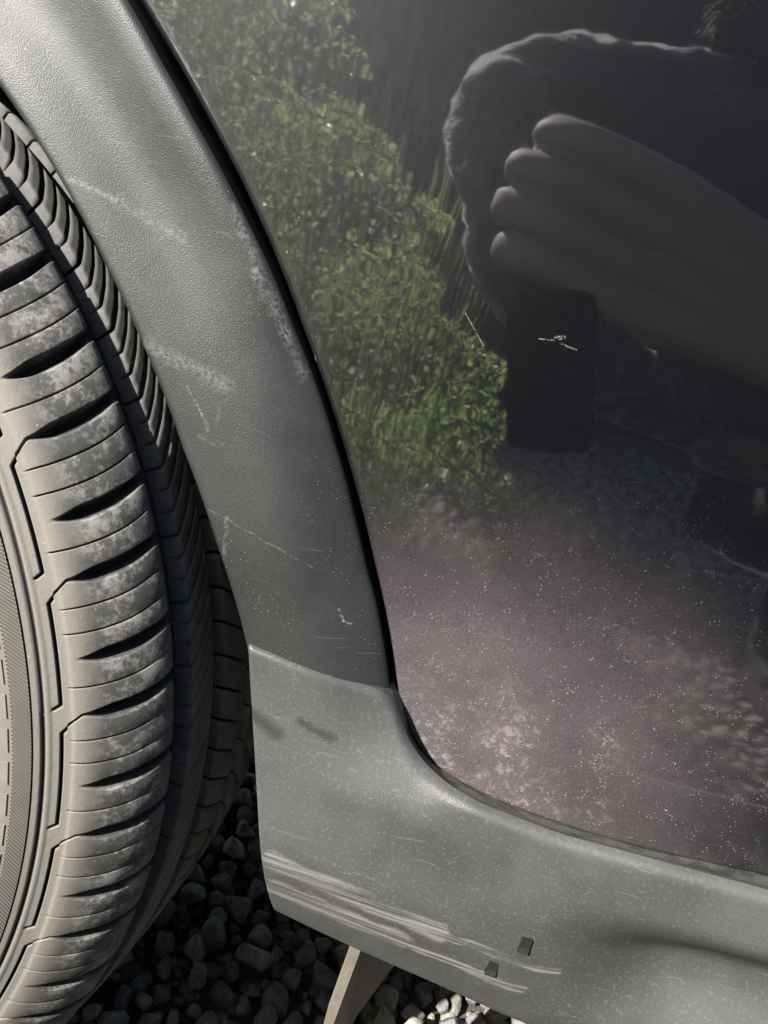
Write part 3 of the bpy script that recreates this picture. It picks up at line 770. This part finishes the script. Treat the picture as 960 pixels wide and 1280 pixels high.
# ---- photographer -------------------------------------------------
JACK = NT('navy_jacket'); JACK.set(Base_Color=JACK.mix(JACK.noise(JACK.pos, 20, 3), (.007, .009, .014), (.014, .017, .025)), Roughness=.85, Sheen_Weight=.45, Sheen_Roughness=.5, Normal=JACK.bump(JACK.noise(JACK.scaled(JACK.pos, (18, 18, 45)), 1, 3), .01, .8)); JACK = JACK.m
TROU = plain('dark_trousers', (.02, .021, .026), .9); SHOE = plain('shoe', (.03, .028, .026), .6)
SKIN = NT('skin'); SKIN.set(Base_Color=(.20, .155, .15), Roughness=.7); SKIN = SKIN.m
HAIR = plain('hair', (.035, .028, .024), .7, 0, .2)
def skin(name, joints, edges, mat, parent, sub=2, root=0):
    me = bpy.data.meshes.new(name); me.from_pydata([j[:3] for j in joints], edges, [])
    o = bpy.data.objects.new(name, me); COL.objects.link(o); o.parent = parent
    m = o.modifiers.new('skin', 'SKIN'); m.use_smooth_shade = True
    for i, j in enumerate(joints):
        d = me.skin_vertices[0].data[i]; d.radius = (j[3], j[4] if len(j) > 4 else j[3]); d.use_root = (i == root)
    s = o.modifiers.new('sub', 'SUBSURF'); s.levels = sub; s.render_levels = sub
    bpy.context.view_layer.update()
    dg = bpy.context.evaluated_depsgraph_get(); me2 = bpy.data.meshes.new_from_object(o.evaluated_get(dg)); o.modifiers.clear(); o.data = me2
    me2.materials.clear(); me2.materials.append(mat); me2.polygons.foreach_set('use_smooth', [True]*len(me2.polygons)); return o
pr = empty('person', (.80, -.95, 0)); tag(pr, 'crouching person in navy jacket holding a phone', 'person')
def W(x, y, z, *r): return (x-.80, y+.95, z, *r)
# legs: crouching, feet on the gravel
skin('body', [W(1.05, -1.12, .40, .13), W(1.02, -1.10, .40, .10), W(1.02, -.88, .46, .075), W(1.08, -1.06, .10, .05), W(1.08, -.94, .06, .04),
              W(1.18, -1.10, .40, .10), W(1.32, -.88, .44, .075), W(1.34, -1.06, .10, .05), W(1.34, -.94, .06, .04)],
     [(0, 1), (1, 2), (2, 3), (3, 4), (0, 5), (5, 6), (6, 7), (7, 8)], TROU, pr)
jk = skin('jacket', [W(.98, -1.08, .46, .17), W(.80, -.90, .66, .20, .16), W(.68, -.80, .87, .18, .13), W(.68, -.76, 1.0, .10),
                W(.48, -.76, .92, .088), W(.34, -.66, .845, .078), W(.43, -.64, .67, .074), W(.52, -.68, .58, .068), W(.64, -.74, .54, .055), W(.74, -.78, .52, .042),
                W(.82, -.70, .86, .09), W(.92, -.60, .70, .07), W(.84, -.50, .62, .06), W(.70, -.41, .635, .046)],
     [(0, 1), (1, 2), (2, 3), (2, 4), (4, 5), (5, 6), (6, 7), (7, 8), (8, 9), (2, 10), (10, 11), (11, 12), (12, 13)], JACK, pr, 3)
for v in jk.data.vertices:
    c = v.co; v.co = c + v.normal*(.016*mnoise.noise(Vector((c.x*9, c.y*9, c.z*22)))+.010*mnoise.noise(c*38))
hd = skin('head', [W(.69, -.74, .99, .05), W(.71, -.70, 1.07, .085, .095), W(.715, -.67, 1.15, .085, .10), W(.715, -.615, 1.09, .03), W(.715, -.592, 1.085, .016)], [(0, 1), (1, 2), (1, 3), (3, 4)], SKIN, pr)
hr_ = skin('hair', [W(.715, -.72, 1.21, .10), W(.705, -.77, 1.11, .10), W(.64, -.76, 1.0, .065), W(.785, -.76, 1.0, .065)], [(0, 1), (1, 2), (1, 3)], HAIR, pr)
P = []
for k in range(9000):
    a_ = RNG.uniform(0, 6.28); z = RNG.uniform(.93, 1.28); r_ = .125*math.sqrt(max(.05, 1-((z-1.1)/.2)**2))
    P.append((.70-.80+r_*math.cos(a_), -.75+.95+r_*math.sin(a_)*.9-.02, z))
o = leaves('hair_strands', np.array(P), .04, HAIR, pr, .9, .012)
# right hand: fingers laid over the back of the phone, pointing left
def hand(name, origin, X, Z, scale, parent):
    """X: wrist to fingertips, Z: little finger to index finger; one continuous remeshed surface"""
    X = Vector(X).normalized(); Z = Vector(Z); Z = (Z-X*Z.dot(X)).normalized(); Y = X.cross(Z)
    def p(a, b, c, r): v = Vector(origin)+(X*a+Z*b+Y*c)*scale; return (*(v-parent.location), r*scale)
    ch = []
    for b, L in ((.033, .078), (.011, .086), (-.011, .080), (-.032, .062)):
        b2 = b*1.02; ch.append([(-.05, b*.5, 0, .017), (.0, b*.62, 0, .0165), (.04, b*.85, .003, .0150), (.085, b2, .006, .0120), (.098+L*.45, b2*.99, .004, .0117), (.102+L*.66, b2*.98, -.012, .0112), (.100+L*.62, b2*.96, -.034, .0100), (.095+L*.40, b2*.95, -.046, .0090)])
    ch.append([(.0, .012, -.008, .015), (.032, .026, -.030, .0130), (.060, .024, -.046, .011), (.085, .018, -.054, .009)])
    obs = [skin(name, [p(*q) for q in c], [(i, i+1) for i in range(len(c)-1)], SKIN, parent, 2, 0) for c in ch]
    Vv, Ff = [], []
    for o in obs:
        b0 = len(Vv); Vv += [v.co.copy() for v in o.data.vertices]; Ff += [[i+b0 for i in f.vertices] for f in o.data.polygons]; bpy.data.objects.remove(o)
    o = make(name, Vv, Ff, SKIN, parent)
    m = o.modifiers.new('r', 'REMESH'); m.mode = 'VOXEL'; m.voxel_size = .0025; m.use_smooth_shade = True
    m = o.modifiers.new('s', 'SMOOTH'); m.iterations = 3; m.factor = .5
    return o
hand('hand', (.640, -.356, .652), (-1, .02, .24), (.24, 0, 1), 1.6, pr)
hand('hand', (.80, -.80, .505), (1, .1, .0), (-.9, .3, 0), .95, pr)
for x in (1.08, 1.34):
    s_ = box('shoe', (x-.05-.8, -1.07+.95, .012), (x+.05-.8, -.80+.95, .085), SHOE, pr, .025)
# the phone, just behind the lens
ph = empty('phone', tuple(CAM-fw*.012)); tag(ph, 'dark slab phone held up in front of the car', 'phone')
pm = plain('phone_body', (.004, .0045, .006), .9, 0, .0)
bm = bmesh.new(); ring = []
for cx, cy, a0 in ((.026, .064, 0), (-.026, .064, 90), (-.026, -.064, 180), (.026, -.064, 270)):
    for k in range(7):
        t = rad(a0+15*k); ring.append((cx+.012*math.cos(t), cy+.012*math.sin(t)))
lay = [[bm.verts.new(right*(.040+x*f) + down*(.055+y*f) - fw*d) for x, y in ring] for d, f in ((-.004, .96), (-.0025, 1), (.0025, 1), (.004, .96))]
for A, B in zip(lay[:-1], lay[1:]):
    for k in range(28): bm.faces.new((A[k], A[(k+1) % 28], B[(k+1) % 28], B[k]))
bm.faces.new(lay[0][::-1]); bm.faces.new(lay[-1])
me = bpy.data.meshes.new('case'); bm.to_mesh(me); bm.free(); me.materials.append(pm)
o = bpy.data.objects.new('case', me); COL.objects.link(o); o.parent = ph
